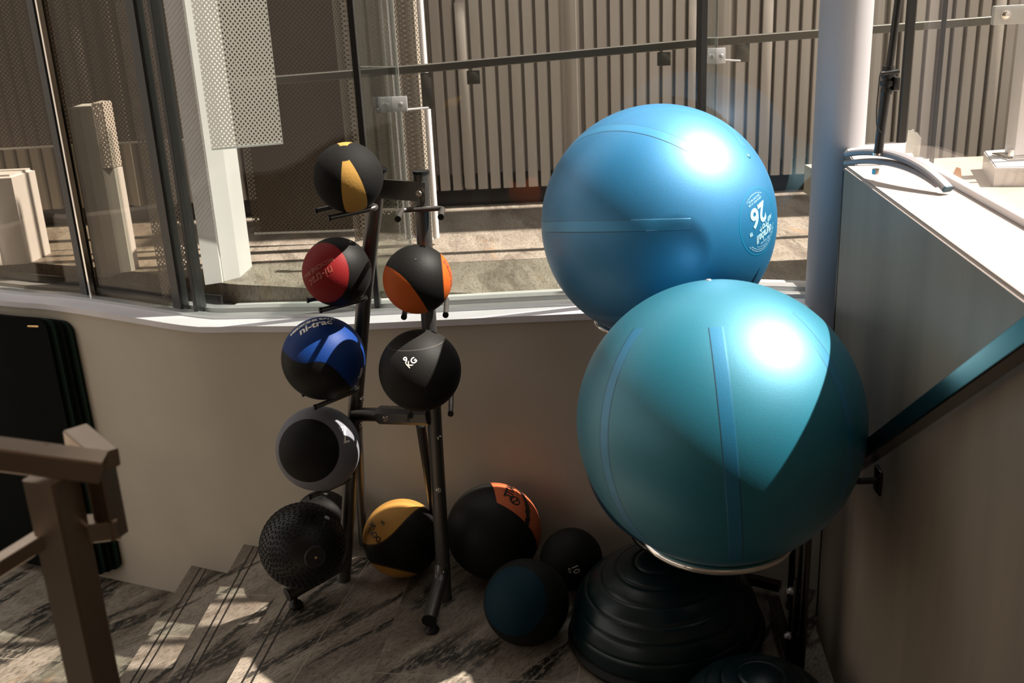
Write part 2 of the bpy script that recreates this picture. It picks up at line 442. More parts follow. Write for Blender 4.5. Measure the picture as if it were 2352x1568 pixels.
# right-hand parapet
pi0, pi1 = V((.868, 2.60)), V((.756, 1.42)); pd = (pi1-pi0).normalized(); pn = V((-pd.y, pd.x))
if pn.x < 0: pn = -pn
far = pi0; near = pi0+pd*5.4
ZP = 1.385
bm = NB(); prism(bm, [far, far+pn*.175, near+pn*.175, near], -.5, ZP-.0, .006)
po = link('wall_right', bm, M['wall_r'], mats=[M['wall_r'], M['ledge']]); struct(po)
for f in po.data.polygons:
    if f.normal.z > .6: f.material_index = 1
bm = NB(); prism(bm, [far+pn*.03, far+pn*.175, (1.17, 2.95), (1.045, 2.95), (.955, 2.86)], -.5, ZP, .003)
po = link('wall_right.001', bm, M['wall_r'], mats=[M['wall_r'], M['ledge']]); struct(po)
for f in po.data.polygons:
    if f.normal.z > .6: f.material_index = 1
bm = NB(); sweep(bm, [(*(far+pn*.178+V((0, .0))), ZP+.008), (*(near+pn*.178), ZP+.008)], rect(.022, .016)); struct(link('trim_3', bm, M['white']))
# room shell behind the camera
bm = NB(); box(bm, (-4.6, -3.1, 3.0), (.35, 3.0, 3.15)); struct(link('ceiling', bm, M['room'], smooth=False))
bm = NB(); box(bm, (.35, -3.1, 3.0), (3.2, 1.35, 3.15)); struct(link('ceiling.001', bm, M['room'], smooth=False))
bm = NB(); box(bm, (-4.6, -3.25, -.7), (3.2, -3.1, 3.15)); struct(link('wall_front', bm, M['room'], smooth=False))
bm = NB(); box(bm, (-4.75, -3.1, -.7), (-4.6, 4.0, .55)); box(bm, (-4.75, -3.1, 2.7), (-4.6, 4.0, 3.15)); struct(link('wall_left', bm, M['room'], smooth=False))
# outside ground, threshold
bm = NB(); ribbon = offs(SC, .27); ob = [(p.x, p.y) for p in ribbon]
prism(bm, ob+[(4.5, 2.9), (4.5, 7), (-6, 7), (-6, 5.0)], .5, .845); struct(link('floor.002', bm, M['stone_out'], smooth=False))
# white column
bm = NB(); lathe(bm, [(0, 0), (.0715, 0), (.0715, 3.6), (0, 3.6)], 64, Matrix.Translation((.962, 2.945, 0)))
struct(link('column', bm, M['col']))
bm = NB(); tube(bm, [(.905, 2.68, 0), (.905, 2.68, 1.36)], .014); struct(link('trim_4', bm, M['dark']))

# ------------------------------------------------------------------ facade glass, mullions, glass fins
G = offs(SC, .14)
def gl_between(x0, x1): return [p for p in G if x0-1e-6 <= p.x <= x1+1e-6]
def yG(x):
    for a, b in zip(G, G[1:]):
        if a.x <= x <= b.x: return a.y+(b.y-a.y)*(x-a.x)/(b.x-a.x)
def pane(name, x0, x1, m):
    P = [V((x0, yG(x0)))]+gl_between(x0+.02, x1-.02)+[V((x1, yG(x1)))]
    bm = NB(); ribbon_solid(bm, P, ZS+.01, 3.0, -.004, .004); return struct(link(name, bm, m))
pane('window_1', -3.0, -1.685, M['glass_t']); pane('window_2', -1.655, -1.25, M['glass_t']); pane('window_8', -1.215, -1.16, M['glass']); pane('window_3', -1.138, -.475, M['glass'])
pane('window_4', -.447, .592, M['glass']); pane('window_5', .618, 1.0, M['glass'])
def post(name, x, y, z0, z1, a, b, m, rz=0, lean=0, kindtag=True):
    bm = NB(); sweep(bm, [(x, y, z0), (x+lean, y, z1)], rect(a, b), up=V((sin(rz), cos(rz), 0))); o = link(name, bm, m)
    return struct(o)
post('trim_5', -1.675, yG(-1.67)+.01, .76, 3, .045, .05, M['dark'], .6)
post('trim_6', -1.648, yG(-1.65)-.02, .76, 3, .012, .02, M['chrome'], .6)
post('trim_7', -1.232, yG(-1.23)+.0, .76, 3, .05, .04, M['dark'], .6)
post('trim_8', -1.148, yG(-1.15), .76, 3, .018, .05, M['dark'], .5)
post('trim_9', -.460, yG(-.46)+.01, .80, 3, .02, .045, M['dark'], 0)
post('trim_10', .605, yG(.605)+.01, .88, 3, .02, .04, M['dark'], -.2)
# dark threshold channel
bm = NB(); ribbon_solid(bm, [p for p in SC if p.x < -1.13], ZS, ZS+.05, .205, .215); ribbon_solid(bm, [p for p in SC if p.x < -1.13], ZS-.03, ZS+.004, .215, .269)
struct(link('trim_14', ribbon_solid(NB(), [p for p in SC if p.x > -1.13], ZS-.03, ZS+.006, .201, .269), M['greyw']))
struct(link('trim_11', bm, M['dark']))
def fin(x0, y0, x1, y1, label):
    t = thing('glass_fin', label, 'glass panel', ((x0+x1)/2, (y0+y1)/2, .85))
    d = (V((x1, y1))-V((x0, y0))).normalized(); n = V((-d.y, d.x))*.006
    bm = NB(); a, b = V((x0, y0)), V((x1, y1)); prism(bm, [a-n, b-n, b+n, a+n], .85, 3.0)
    link('pane', bm, M['glass_e'], t)
    bm = NB(); sweep(bm, [(x1, y1, .853), (x1, y1, 3.0)], rect(.012, .004), up=V((d.x, d.y, 0))); link('pane_edge', bm, M['greyw'], t)
    return t
fin(-.459, yG(-.46)+.045, -.388, 4.02, 'clear glass fin standing outside behind the yellow-striped ball')
fin(.610, yG(.605)+.045, .80, 3.90, 'clear glass fin standing outside above the upper blue ball')
def clamp(x, y, z, d, wdt, label):
    t = thing('glass_clamp', label, 'clamp', (x, y, z))
    r = frame((0, -1, .1), (1, d, 0)).to_4x4(); T = Matrix.Translation((x, y, z)) @ r
    bm = NB(); box(bm, (-wdt/2, -.028, -.012), (wdt/2, .028, .012), .003); bmesh.ops.transform(bm, matrix=T, verts=bm.verts); link('clamp_body', bm, M['track'], t)
    bm = NB(); box(bm, (-wdt/2-.018, -.030, -.03), (-wdt/2, .028, .006), .002); bmesh.ops.transform(bm, matrix=T, verts=bm.verts); link('clamp_jaw', bm, M['dark'], t)
    for s in (-1, 1):
        bm = NB(); bolt(bm, T @ V((s*wdt*.27, 0, .012)), T.to_3x3() @ V((0, 0, 1)), .007, .004); link('screw', bm, M['track'], t)
clamp(-.395, 3.88, 1.464, 0, .098, 'steel clamp with two screws on the glass beside the yellow-striped ball')
clamp(.79, 3.84, 1.585, 0, .062, 'small steel clamp on the glass above the upper blue ball')
# flat handrail outside
t = thing('outdoor_handrail', 'dark flat metal handrail running outside in front of the ribbed fence', 'handrail', (0, 4.05, 1.5))
bm = NB(); sweep(bm, [(-1.05, 4.05, 1.552), (-.243, 4.05, 1.578), (.756, 4.05, 1.622), (2.6, 4.05, 1.675)], rect(.045, .030)); link('rail', bm, M['bar'], t)
for x, z, wd, h in ((-.281, 1.57, .042, .145), (.93, 1.62, .052, .075), (-.10, 1.57, .05, .06), (.63, 1.605, .05, .06)):
    bm = NB(); box(bm, (x-wd/2, 4.03, z-h), (x+wd/2, 4.045, z-.01), .002); link('bracket', bm, M['bar'], t)
bm = NB(); tube(bm, [(-.36, 3.90, 1.44), (-.28, 4.03, 1.43)], .004, 8); link('bracket_arm', bm, M['track'], t)
bm = NB(); tube(bm, [(.80, 3.86, 1.57), (.92, 4.03, 1.55)], .004, 8); link('bracket_arm', bm, M['track'], t)

# ------------------------------------------------------------------ ribbed fence
fence = thing('metal_fence', 'beige ribbed metal fence standing across the terrace behind the glass', 'fence', (0, 5.0, .85))
def fence_panel(x0, n, tall):
    bm = NB(); prof = []; x = x0; y = 4.98
    for k in range(n):
        yy = y
        prof += [(x, yy+.045), (x+.011, yy+.045), (x+.013, yy), (x+.052, yy-.002), (x+.060, yy+.012)]
        x += .0615
    # soft fold closing the panel
    prof += [(x, y+.03), (x+.02, y+.02), (x+.05, y-.012), (x+.075, y-.02), (x+.095, y+.02), (x+.10, y+.05)]
    a = [bm.verts.new((p[0], p[1], .93)) for p in prof]; b = [bm.verts.new((p[0], p[1], 3.2)) for p in prof]
    for i in range(len(prof)-1): bm.faces.new((a[i], a[i+1], b[i+1], b[i]))
    bm2 = link('fence_panel', bm, M['fence'], fence, smooth=False)
    for k in tall:
        q = NB(); xx = x0+k*.0615; box(q, (xx+.008, y-.014, .94), (xx+.056, y-.002, 1.80), .003); link('fence_batten', q, M['fence'], fence)
    return x+.10
x = -3.9; i = 0
while x < 3.6: x = fence_panel(x, 10, [2] if i % 2 else [8]); i += 1
bm = NB(); box(bm, (-3.9, 5.02, .845), (3.7, 5.06, 1.0)); link('gap_shade', bm, M['dark'], fence)  # dark strip painting the shade of the open gap under the panels
bm = NB(); box(bm, (-3.9, 5.05, .9), (3.7, 5.08, 3.2)); link('backing', bm, M['dark'], fence)
# unseen wall added at the far right to shade the terrace floor
bm = NB(); box(bm, (3.0, 4.42, .5), (3.2, 4.90, 7.5)); struct(link('shade_wall', bm, M['wall'], smooth=False))

# ------------------------------------------------------------------ screens and pillars outside, left
def screen(name, pts, z0, z1, m, label, edge=None, group=None):
    """perforated metal screen along a plan line"""
    a, b = V(pts[0]), V(pts[-1]); t = thing(name, label, 'screen', ((a.x+b.x)/2, (a.y+b.y)/2, z0), group)
    bm = NB(); P = [V(p) for p in pts]
    R = [(bm.verts.new((p.x, p.y, z0)), bm.verts.new((p.x, p.y, z1))) for p in P]
    for r0, r1 in zip(R, R[1:]): bm.faces.new((r0[0], r1[0], r1[1], r0[1]))
    o = link('perforated_sheet', bm, m, t, smooth=False)
    sm = o.modifiers.new('thickness', 'SOLIDIFY'); sm.thickness = .0012
    bm = NB(); sweep(bm, [(p.x, p.y, z0) for p in P], rect(.004, .008)); link('hem', bm, M['greyw'], t)
    if edge:
        bm = NB(); sweep(bm, [(b.x, b.y, z0), (b.x, b.y, z1)], circ(edge[0], 16), up=V((0, 1, 0))); link('edge_post', bm, edge[1], t)
    return t
wav = [(-.64+k*.0228, 4.22+.03*sin(k*1.25)) for k in range(16)]
screen('perforated_screen', wav, .875, 3.1, M['perf_g'], 'corrugated perforated metal screen with a bright white edge post left of the fence', (.014, M['white']))
screen('perforated_screen', [(-1.09, 4.35), (-.64, 4.32)], .90, 3.1, M['perf_b'], 'dark perforated screen outside behind the yellow-striped ball')
screen('perforated_screen', [(-1.04, 3.70), (-.80, 3.78)], 1.355, 3.1, M['perf_w'], 'pale perforated sheet hanging outside right of the white pillar')
screen('perforated_screen', [(-2.6, 4.42), (-1.13, 4.45)], 1.30, 3.1, M['perf_b'], 'brown perforated screen hanging outside behind the short white post')
screen('perforated_screen', [(-1.335, 3.80), (-1.205, 3.90)], .78, 3.1, M['perf_w'], 'narrow pale perforated strip beside the left face of the white pillar')
bm = NB(); box(bm, (-1.12, 4.60, .845), (-.60, 4.66, 3.1)); tag(link('dark_panel', bm, painted('dark_brown_panel', (.045, .035, .025), .6)), 'dark brown panel standing behind the perforated screen outside', 'panel')
# tall white pillar
t = thing('pillar', 'tall white sunlit pillar standing outside left of the ball rack', 'pillar', (-1.1, 3.74, .845))
bm = NB(); prism(bm, [(-1.146, 3.74), (-1.088, 3.765), (-1.08, 3.99), (-1.15, 3.99)], .845, 3.1, 0); link('pillar_shaft', bm, M['white'], t, smooth=False)
bm = NB(); prism(bm, [(-1.086, 3.782), (-1.035, 3.83), (-1.025, 3.99), (-1.078, 3.99)], .845, 3.1, 0); link('pillar_flange', bm, M['white'], t, smooth=False)
# short white post with a perforated cheek
t = thing('short_post', 'short pale grey post with a perforated cheek outside between the dark mullions', 'post', (-1.58, 3.95, .845))
bm = NB(); prism(bm, [(-1.625, 3.93), (-1.575, 3.93), (-1.55, 3.98), (-1.56, 4.1), (-1.63, 4.1)], .845, 1.50, .004); link('post_body', bm, M['greyw'], t)
bm = NB(); prism(bm, [(-1.552, 3.99), (-1.512, 4.00), (-1.50, 4.06), (-1.55, 4.09)], .845, 1.26, .004); link('post_cheek', bm, M['white'], t)
bm = NB(); prism(bm, [(-1.552, 3.99), (-1.512, 3.995), (-1.50, 4.06), (-1.55, 4.09)], 1.262, 1.51, .002); link('perforated_cap', bm, M['perf_w'], t)
t = thing('white_block', 'white block standing outside at the far left edge', 'block', (-2.1, 4.25, .845))
bm = NB(); prism(bm, [(-2.35, 4.2), (-2.02, 4.22), (-2.0, 4.4), (-2.35, 4.4)], .845, 1.22, .012); link('block_body', bm, M['white'], t)
for k in range(3):
    bm = NB(); box(bm, (-2.27+k*.07, 4.188, .85), (-2.262+k*.07, 4.205, 1.2)); link('rib', bm, M['white'], t)

# ------------------------------------------------------------------ right of the column, outside
bm = NB(); box(bm, (1.09, 1.2, 1.10), (3.0, 3.7, 1.20)); tag(link('ribbed_deck', bm, M['deck'], smooth=False), 'finely ribbed beige deck outside beyond the right parapet glass', 'deck')
t = thing('steel_bracket_post', 'pale square post bolted on a white box beam beyond the right glass', 'post', (1.68, 3.3, 1.2))
bm = NB(); prism(bm, [(1.52, 3.15), (2.3, 2.95), (2.9, 3.6), (1.62, 3.45)], 1.20, 1.262, .004); link('box_beam', bm, M['white'], t)
bm = NB(); box(bm, (1.605, 3.24, 1.262), (1.755, 3.36, 1.270), .002); link('base_plate', bm, M['chrome'], t)
for xx in (1.625, 1.735):
    bm = NB(); lathe(bm, [(0, 0), (.011, 0), (.011, .010), (.009, .012), (.009, .020), (.0, .027)], 16, Matrix.Translation((xx, 3.27, 1.270))); link('cap_nut', bm, M['chrome'], t)
bm = NB(); box(bm, (1.64, 3.28, 1.270), (1.72, 3.35, 3.0), .004); link('post_shaft', bm, M['white'], t)
bm = NB(); box(bm, (1.50, 3.22, 1.680), (2.1, 3.24, 1.735), .003); link('cross_plate', bm, M['greyw'], t)
bm = NB(); bolt(bm, (1.535, 3.22, 1.708), (0, -1, 0), .011, .006); link('screw', bm, M['chrome'], t)
post('trim_12', 1.137, 2.935, ZP-.1, 3, .021, .022, M['dark'])
post('trim_13', 1.232, 2.94, ZP-.1, 3, .010, .012, M['dark'])
bm = NB(); a_ = V((1.055, 2.62)); b_ = a_+pd*3.2; nn = pn*.005
prism(bm, [a_-nn, b_-nn, b_+nn, a_+nn], ZP+.01, 3.0); struct(link('window_6', bm, M['glass'], smooth=False))
bm = NB(); P = [(0, 0), (.038, 0), (.040, .03), (.041, .075), (.036, .078), (.030, .088), (.022, .090), (.018, .098), (.010, .094), (.004, .096), (.001, .05)]
prism(bm, [(p[0], p[1]) for p in P], 0, .0015)
o = link('paper_remnant', bm, M['paper'], smooth=False); o.matrix_world = Matrix.Translation((1.078, 2.75, 1.350)) @ Matrix.Rotation(pi/2, 4, 'X'); tag(o, 'torn piece of pale paper stuck low on the right glass', 'paper')
bm = NB(); prism(bm, [(0, 0), (.022, -.002), (.024, .022), (.020, .040), (.010, .044), (.005, .034), (0, .02)], 0, .003)
o = link('amber_tape', bm, M['tape'], smooth=False); o.matrix_world = Matrix.Translation((1.145, 2.60, 1.325)) @ Matrix.Rotation(pi/2, 4, 'X'); tag(o, 'small amber scrap of tape on the right glass behind the curved foot', 'tape')

# curved foot with black pole, resting on the parapet
t = thing('pole_stand', 'black pole on a curved grey double-tube foot lying on the parapet', 'stand', (.95, 2.5, ZP))
def arc(dz, sc=1.):
    A, B, Cc = V((.842, 2.50, 1.420+dz)), V((.908, 2.315, 1.468+dz)), V((.957, 2.19, 1.396+dz*.25)); out = []
    for k in range(25):
        s = k/24; out.append(A*(1-s)**2+B*2*s*(1-s)+Cc*s*s)
    return out
A_ = arc(.012); B_ = arc(-.010)
bm = NB(); sweep(bm, A_, rect(.026, .014, .5)); link('upper_tube', bm, M['foot'], t)
bm = NB(); sweep(bm, B_[:-2], rect(.026, .012, .5)); link('lower_tube', bm, M['foot'], t)
bm = NB(); e = A_[-1]; dd = (A_[-1]-A_[-2]).normalized(); sweep(bm, [e, e+dd*.004], rect(.0262, .0142, .5)); link('end_plug', bm, M['teal_plug'], t)
bm = NB(); lathe(bm, [(0, -.012), (.009, -.012), (.009, 0), (0, 0)], 6, Matrix.Translation((.872, 2.39, 1.412))); link('nut', bm, M['chrome'], t)
pb, pt = V((.869, 2.375, 1.448)), V((.912, 2.375, 2.15))
bm = NB(); tube(bm, [pb, pb.lerp(pt, .26)], .0105); tube(bm, [pb.lerp(pt, .25), pb.lerp(pt, .52)], .0085); tube(bm, [pb.lerp(pt, .5), pt], .013); link('pole', bm, M['dark'], t)
bm = NB(); lathe(bm, [(0, 0), (.0125, 0), (.0125, .004), (0, .004)], 20, Matrix.Translation(pb)); link('ferrule', bm, M['chrome'], t)
kp = pb.lerp(pt, .235)
bm = NB(); 
for dz, rr in ((-.028, .013), (-.010, .016), (.008, .015), (.022, .013)):
    lathe_b = NB(); lathe(lathe_b, [(0, 0), (rr, 0), (rr*1.05, .005), (rr, .012), (0, .012)], 14, Matrix.Translation(kp+V((0, 0, dz))))
    me = bpy.data.meshes.new('t'); lathe_b.to_mesh(me); lathe_b.free(); bm.from_mesh(me); bpy.data.meshes.remove(me)
box(bm, kp+V((.008, -.02, -.02)), kp+V((.022, .0, .01)), .004); tube(bm, [kp+V((-.022, -.012, .018)), kp+V((.018, -.016, .022))], .005)
link('clamp_knob', bm, M['dark'], t)
bm = NB(); tube(bm, smoothpts([kp+V((-.006, -.012, .02)), kp+V((-.026, -.02, .024)), kp+V((-.026, -.014, -.06)), kp+V((-.022, -.012, -.10)), kp+V((-.006, -.008, -.118))], .012), .0016, 8); link('cord', bm, M['dark'], t)

# ------------------------------------------------------------------ exercise mats on the wall, left
def wall_y(x, z):
    hy = None
    for p, q in zip(SC, SC[1:]):
        if p.x <= x <= q.x: hy = p.y+(q.y-p.y)*(x-p.x)/(q.x-p.x)
    k = (z+.55)/(ZS+DZ(x)-.02+.55); return BASE(x)*(1-k)+(hy+.012)*k
for i in range(4):
    bm = NB(); zt, zb, r = .722-i*.006, -.44+i*.008, .045
    def edge(z, side):
        xr = -1.775+.025*i if side else -2.85
        e = 0
        if z > zt-r: e = r-sqrt(max(0, r*r-(z-zt+r)**2))
        if z < zb+r: e = r-sqrt(max(0, r*r-(zb+r-z)**2))
        return xr-e if side else xr+e
    zs = [zb+r*(1-cos(pi/2*k/6)) for k in range(7)]+[zb+r+(zt-zb-2*r)*k/10 for k in range(1, 10)]+[zt-r*(1-sin(pi/2*k/6)) for k in range(7)]
    L = []
    for s_ in ((3-i)*.015+.004, (3-i)*.015+.017):
        L.append([[bm.verts.new(((lambda x: (x-.35*s_, wall_y(x, z)-s_, z))(edge(z, 0)*(1-u/16)+edge(z, 1)*u/16))) for u in range(17)] for z in zs])
    nz = len(zs)
    for q in range(nz-1):
        for u in range(16):
            for l in L: bm.faces.new((l[q][u], l[q][u+1], l[q+1][u+1], l[q+1][u]))
        for u in (0, 16): bm.faces.new((L[0][q][u], L[0][q+1][u], L[1][q+1][u], L[1][q][u]))
    for u in range(16):
        for q in (0, nz-1): bm.faces.new((L[0][q][u], L[0][q][u+1], L[1][q][u+1], L[1][q][u]))
    o = link('exercise_mat', bm, M['matt'] if i % 2 == 0 else M['matb'])
    tag(o, ['black exercise mat hanging at the front of the row of wall mats', 'thin dark green mat edge second from the front of the hanging mats', 'black mat edge third from the front of the hanging mats', 'dark mat hanging closest to the beige wall'][i], 'mat', 'mats hanging on the rear wall')
bm = NB(); p = V((-1.88, wall_y(-1.88, .69)-.075, .69)); tube(bm, [p+V((0, .08, 0)), p, p+V((.045, -.012, .0))], .005, 10); tag(link('wall_hook', bm, M['brass']), 'small brass hook holding the black mats at their top', 'hook')

# ------------------------------------------------------------------ steel handrail, lower left foreground
t = thing('stair_handrail', 'brushed steel square-tube stair handrail in the left foreground', 'handrail', (-.56, 1.2, -.1))
yv = 1.2
bm = NB(); sweep(bm, [(-.90, yv-.14, 1.395), (-.66, yv-.02, 1.329), (-.532, yv+.0, 1.292)], rect(.048, .030)); link('top_rail', bm, M['steel'], t)
bm = NB(); sweep(bm, [(-.602, yv, 1.285), (-.602, yv, -.48)], rect(.052, .048), up=V((.35, 1, 0))); link('post', bm, M['steel'], t)
bm = NB(); sweep(bm, [(-.550, yv+.03, 1.288), (-.550, yv+.03, 1.178)], rect(.030, .030), up=V((.35, 1, 0))); link('drop_tube', bm, M['steel'], t)
bm = NB(); sweep(bm, [(-.60, yv+.02, 1.192), (-.538, yv+.03, 1.192)], rect(.034, .028)); link('return_tube', bm, M['steel'], t)
bm = NB(); sweep(bm, [(-.60, yv+.09, 1.30), (-.535, yv+.02, 1.292)], rect(.034, .026)); link('end_tube', bm, M['steel'], t)
bm = NB(); sweep(bm, [(-.95, yv-.2, 1.06), (-.61, yv, 1.205)], rect(.026, .020)); link('lower_rail', bm, M['steel'], t)

# dark handrail on the right wall
t = thing('wall_handrail', 'dark square-tube handrail rising along the right parapet wall', 'handrail', (.78, 2.1, .76))
A, B = V((.770, 2.23, .70)), V((.715, 1.40, 1.31))
B = A+(B-A)*1.5
bm = NB(); sweep(bm, [A, B], rect(.038, .038)); link('rail', bm, M['chromed'], t)
for s in (.12, .8):
    p = A.lerp(B, s); wxr = pi0.x+(pi1.x-pi0.x)*(p.y-pi0.y)/(pi1.y-pi0.y)
    bm = NB(); sweep(bm, smoothpts([p+V((0, 0, -.01)), p+V((0, 0, -.05)), V((wxr-.002, p.y, p.z-.05))], .01), rect(.014, .010)); link('bracket', bm, M['chromed'], t)
    bm = NB(); box(bm, (wxr-.008, p.y-.02, p.z-.08), (wxr+.004, p.y+.02, p.z-.02), .002); link('wall_plate', bm, M['chromed'], t)

# ------------------------------------------------------------------ medicine ball rack
rack = thing('medicine_ball_rack', 'gunmetal tubular A-frame rack holding medicine balls', 'rack', (-.42, 2.95, 0))
r_ = .0225
UL = [V((-.602, 3.0, .0)), V((-.519, 2.985, .525)), V((-.440, 2.95, .975)), V((-.352, 2.90, 1.385))]
UR = [V((-.255, 2.86, .0)), V((-.247, 2.86, .575)), V((-.240, 2.86, .97)), V((-.232, 2.86, 1.377))]
def on(U, z):
    for a, b in zip(U, U[1:]):
        if a.z <= z <= b.z: return a.lerp(b, (z-a.z)/(b.z-a.z))
for U in (UL, UR):
    o = link('upright', tube(NB(), U, r_, 24), M['gun'], rack)
    bm = NB(); d = (U[-1]-U[-2]).normalized(); tube(bm, [U[-1]-d*.004, U[-1]+d*.004], r_+.0012, 24); link('end_cap', bm, M['rubber'], o)
feet = [([(-.589, 3.0, .11), (-.60, 2.97, .075), (-.753, 2.845, .052)], (-.735, 2.855)), ([(-.258, 2.86, .125), (-.262, 2.84, .085), (-.290, 2.665, .052)], (-.287, 2.685))]
for P, q in feet:
    o = link('foot_tube', tube(NB(), smoothpts(P, .03), .0225, 24), M['gun'], rack)
    d = (V(P[-1])-V(P[-2])).normalized(); bm = NB(); tube(bm, [V(P[-1]), V(P[-1])+d*.004], .0235, 24); link('end_cap', bm, M['rubber'], o)
    bm = NB(); lathe(bm, [(0, 0), (.022, 0), (.024, .006), (.018, .016), (.008, .022), (.006, .034), (0, .034)], 28, Matrix.Translation((q[0], q[1], 0))); link('levelling_foot', bm, M['rubber'], rack)
# rear legs
for a, b in (((-.292, 2.89, .60), (-.285, 3.14, .02)), ((-.50, 3.0, .60), (-.56, 3.20, .02))):
    link('rear_leg', tube(NB(), [a, b], .015, 18), M['gun'], rack)
# top plate and mid cross bar
a = on(UL, 1.335); b = on(UR, 1.325)
bm = NB(); sweep(bm, [a+V((-.02, -.021, 0)), b+V((.012, -.024, 0))], rect(.004, .056, .5)); link('top_plate', bm, M['gun'], rack)
bm = NB(); bolt(bm, b+V((-.006, -.027, -.002)), (0, -1, .1), .007, .007); link('bolt', bm, M['chrome'], rack)
a = on(UL, .612); b = on(UR, .645)
link('cross_bar', tube(NB(), [a+V((0, -.01, 0)), a.lerp(b, .55)+V((0, -.01, 0))], .0215, 24), M['gun'], rack)
bm = NB(); sweep(bm, [a.lerp(b, .33)+V((0, -.012, .0)), b+V((-.012, -.012, 0))], rect(.050, .052, .5)); link('cross_sleeve', bm, M['gun'], rack)
for s, dz in ((.42, 0), (.70, 0)):
    bm = NB(); bolt(bm, a.lerp(b, s)+V((0, -.036, dz)), (0, -1, .1), .009, .009); link('bolt', bm, M['chrome'] if s < .5 else M['gun'], rack)
for p, d in ((on(UL, .665)+V((.018, -.01, 0)), (1, -.3, 0)), (on(UL, .575)+V((.018, -.01, 0)), (1, -.3, 0)), (on(UR, .575)+V((.012, -.016, 0)), (.6, -1, 0)), (on(UR, .40)+V((.0, -.021, 0)), (.1, -1, 0)), (on(UR, .11)+V((.0, -.021, 0)), (.1, -1, 0))):
    bm = NB(); bolt(bm, p, d, .007, .008); link('bolt', bm, M['chrome'], rack)
# cradles: a U of thin rod welded on the upright
def cradle(c, out, half, length, drop=.0):
    c = V(c); out = V(out).normalized(); side = V((out.y, -out.x, 0)).normalized()
    P = [c+out*length+side*half+V((0, 0, -drop)), c+side*half, c-side*half, c+out*length-side*half+V((0, 0, -drop))]
    o = link('cradle', tube(NB(), smoothpts(P, .022), .0075, 14), M['gun'], rack)
    for q in (P[0], P[-1]):
        bm = NB(); d = V((out.x, out.y, 0)).normalized(); tube(bm, [q-d*.002, q+d*.004], .0086, 14); link('cap', bm, M['rubber'], o)
LB = [('yb', (-.427, 2.808, 1.3805), .0955), ('red', (-.4895, 2.837, 1.1085), .0985), ('blue', (-.556, 2.842, .847), .1225), ('grey', (-.605, 2.86, .550), .129)]
for (nm, c, R), zz in zip(LB, (1.29, 1.018, .728, .423)):
    u = on(UL, zz); cradle(u+V((-.012, -.03, 0)), (-1, -.50, 0), .062, .14, .010 if R < .11 else .026)
RB = [('orange', (-.252, 2.73, 1.104), .0955), ('9', (-.263, 2.71, .844), .116)]
for zz, dr in ((1.277, 0), (1.015, .015), (.732, .03)):
    u = on(UR, zz); cradle(u+V((0, -.022, 0)), (0, -1, 0), .058, .115, dr)

# ------------------------------------------------------------------ medicine balls
def uvec(c, a, b, k): return vdir(c, a, b, k)
def ball(name, c, R, m, label, group=None):
    bm = NB(); sphere(bm, R); o = link(name, bm, m); o.location = c; bpy.context.view_layer.update()
    return tag(o, label, 'ball', group)
def dotv(d): return lambda x, y, z: x*d.x+y*d.y+z*d.z
GR = 'medicine balls on the rack'; GF = 'balls on the landing floor'
# 1 black wall ball with yellow gores
c = V(LB[0][1]); R = LB[0][2]; pole = uvec(c, -.06, .62, .62); X = uvec(c, .0, -1, 0); fr_ = frame(pole, X)
def gores(cap=.955):
    def f(x, y, z):
        px_, py_, pz = (fr_.col[0], fr_.col[1], fr_.col[2]); u = dotv(px_)(x, y, z); v = dotv(py_)(x, y, z); w_ = dotv(pz)(x, y, z)
        a = E.m('ARCTAN2', x.t, v, u)
        g = ((a-.20).abs()*-1+.36).mx(((a.abs()*-1+pi)*-1+.36))
        g = g*(1-w_*w_).sqrt()
        return g.mn((w_*-1+cap)*2).mn(w_+.9)
    return f
m = ball_mat('wall_ball_yellow', (.34, .19, .045), BLK, gores(), .6, 120, .014)
o = ball('medicine_ball', c, R, m, 'black medicine ball with yellow panels on the top left cradle of the rack', GR)
# 2 red with black band
c = V(LB[1][1]); R = LB[1][2]; ax = uvec(c, -.60, .0, .72)
m = ball_mat('ball_red', (.17, .009, .010), BLK, lambda x, y, z: (dotv(ax)(x, y, z).abs()-.50), .40, 300, .02)
o = ball('medicine_ball', c, R, m, 'red medicine ball with a black band on the left side of the rack', GR)
d = uvec(c, -.50, .03, .84); u = uvec(c, .45, -.85, 0)
text_on_ball('lettering', 'ni-trac', c, R, d, u, .034, M['txt_r'], o, .0006, .2, tex_off=(.002, .012))
text_on_ball('lettering', 'MEDICINE BALL', c, R, d, u, .017, M['txt_r'], o, .0004, tex_off=(.004, -.014))
# 3 blue and black with the wavy seam
c = V(LB[2][1]); R = LB[2][2]
qx, qy = uvec(c, 1, 0, 0), uvec(c, 0, 1, 0)
m = ball_mat('ball_blue', (.004, .028, .14), BLK, lambda x, y, z: dotv(qy)(x, y, z)+.3+dotv(qx)(x, y, z)*.75-(((dotv(qx)(x, y, z)-.1)*4).cos())*.2, .36, 300, .02)
o = ball('medicine_ball', c, R, m, 'blue and black medicine ball with white lettering on the rack', GR)
d = uvec(c, -.22, .82, .50); u = uvec(c, -.25, .9, -.2)
text_on_ball('lettering', 'ni-trac', c, R, uvec(c, -.12, .76, .56), u, .038, M['txt_w'], o, .0010, .2)
text_on_ball('lettering', 'MEDICINE BALL', c, R, uvec(c, -.22, .92, .42), u, .020, M['txt_w'], o, .0008)
text_on_ball('lettering', '8', c, R, uvec(c, .84, -.42, .36), uvec(c, -.35, .9, .1), .032, M['txt_w'], o, .0008)
text_on_ball('lettering', 'KG', c, R, uvec(c, .80, -.53, .33), uvec(c, -.35, .9, .1), .014, M['txt_w'], o, .0004)
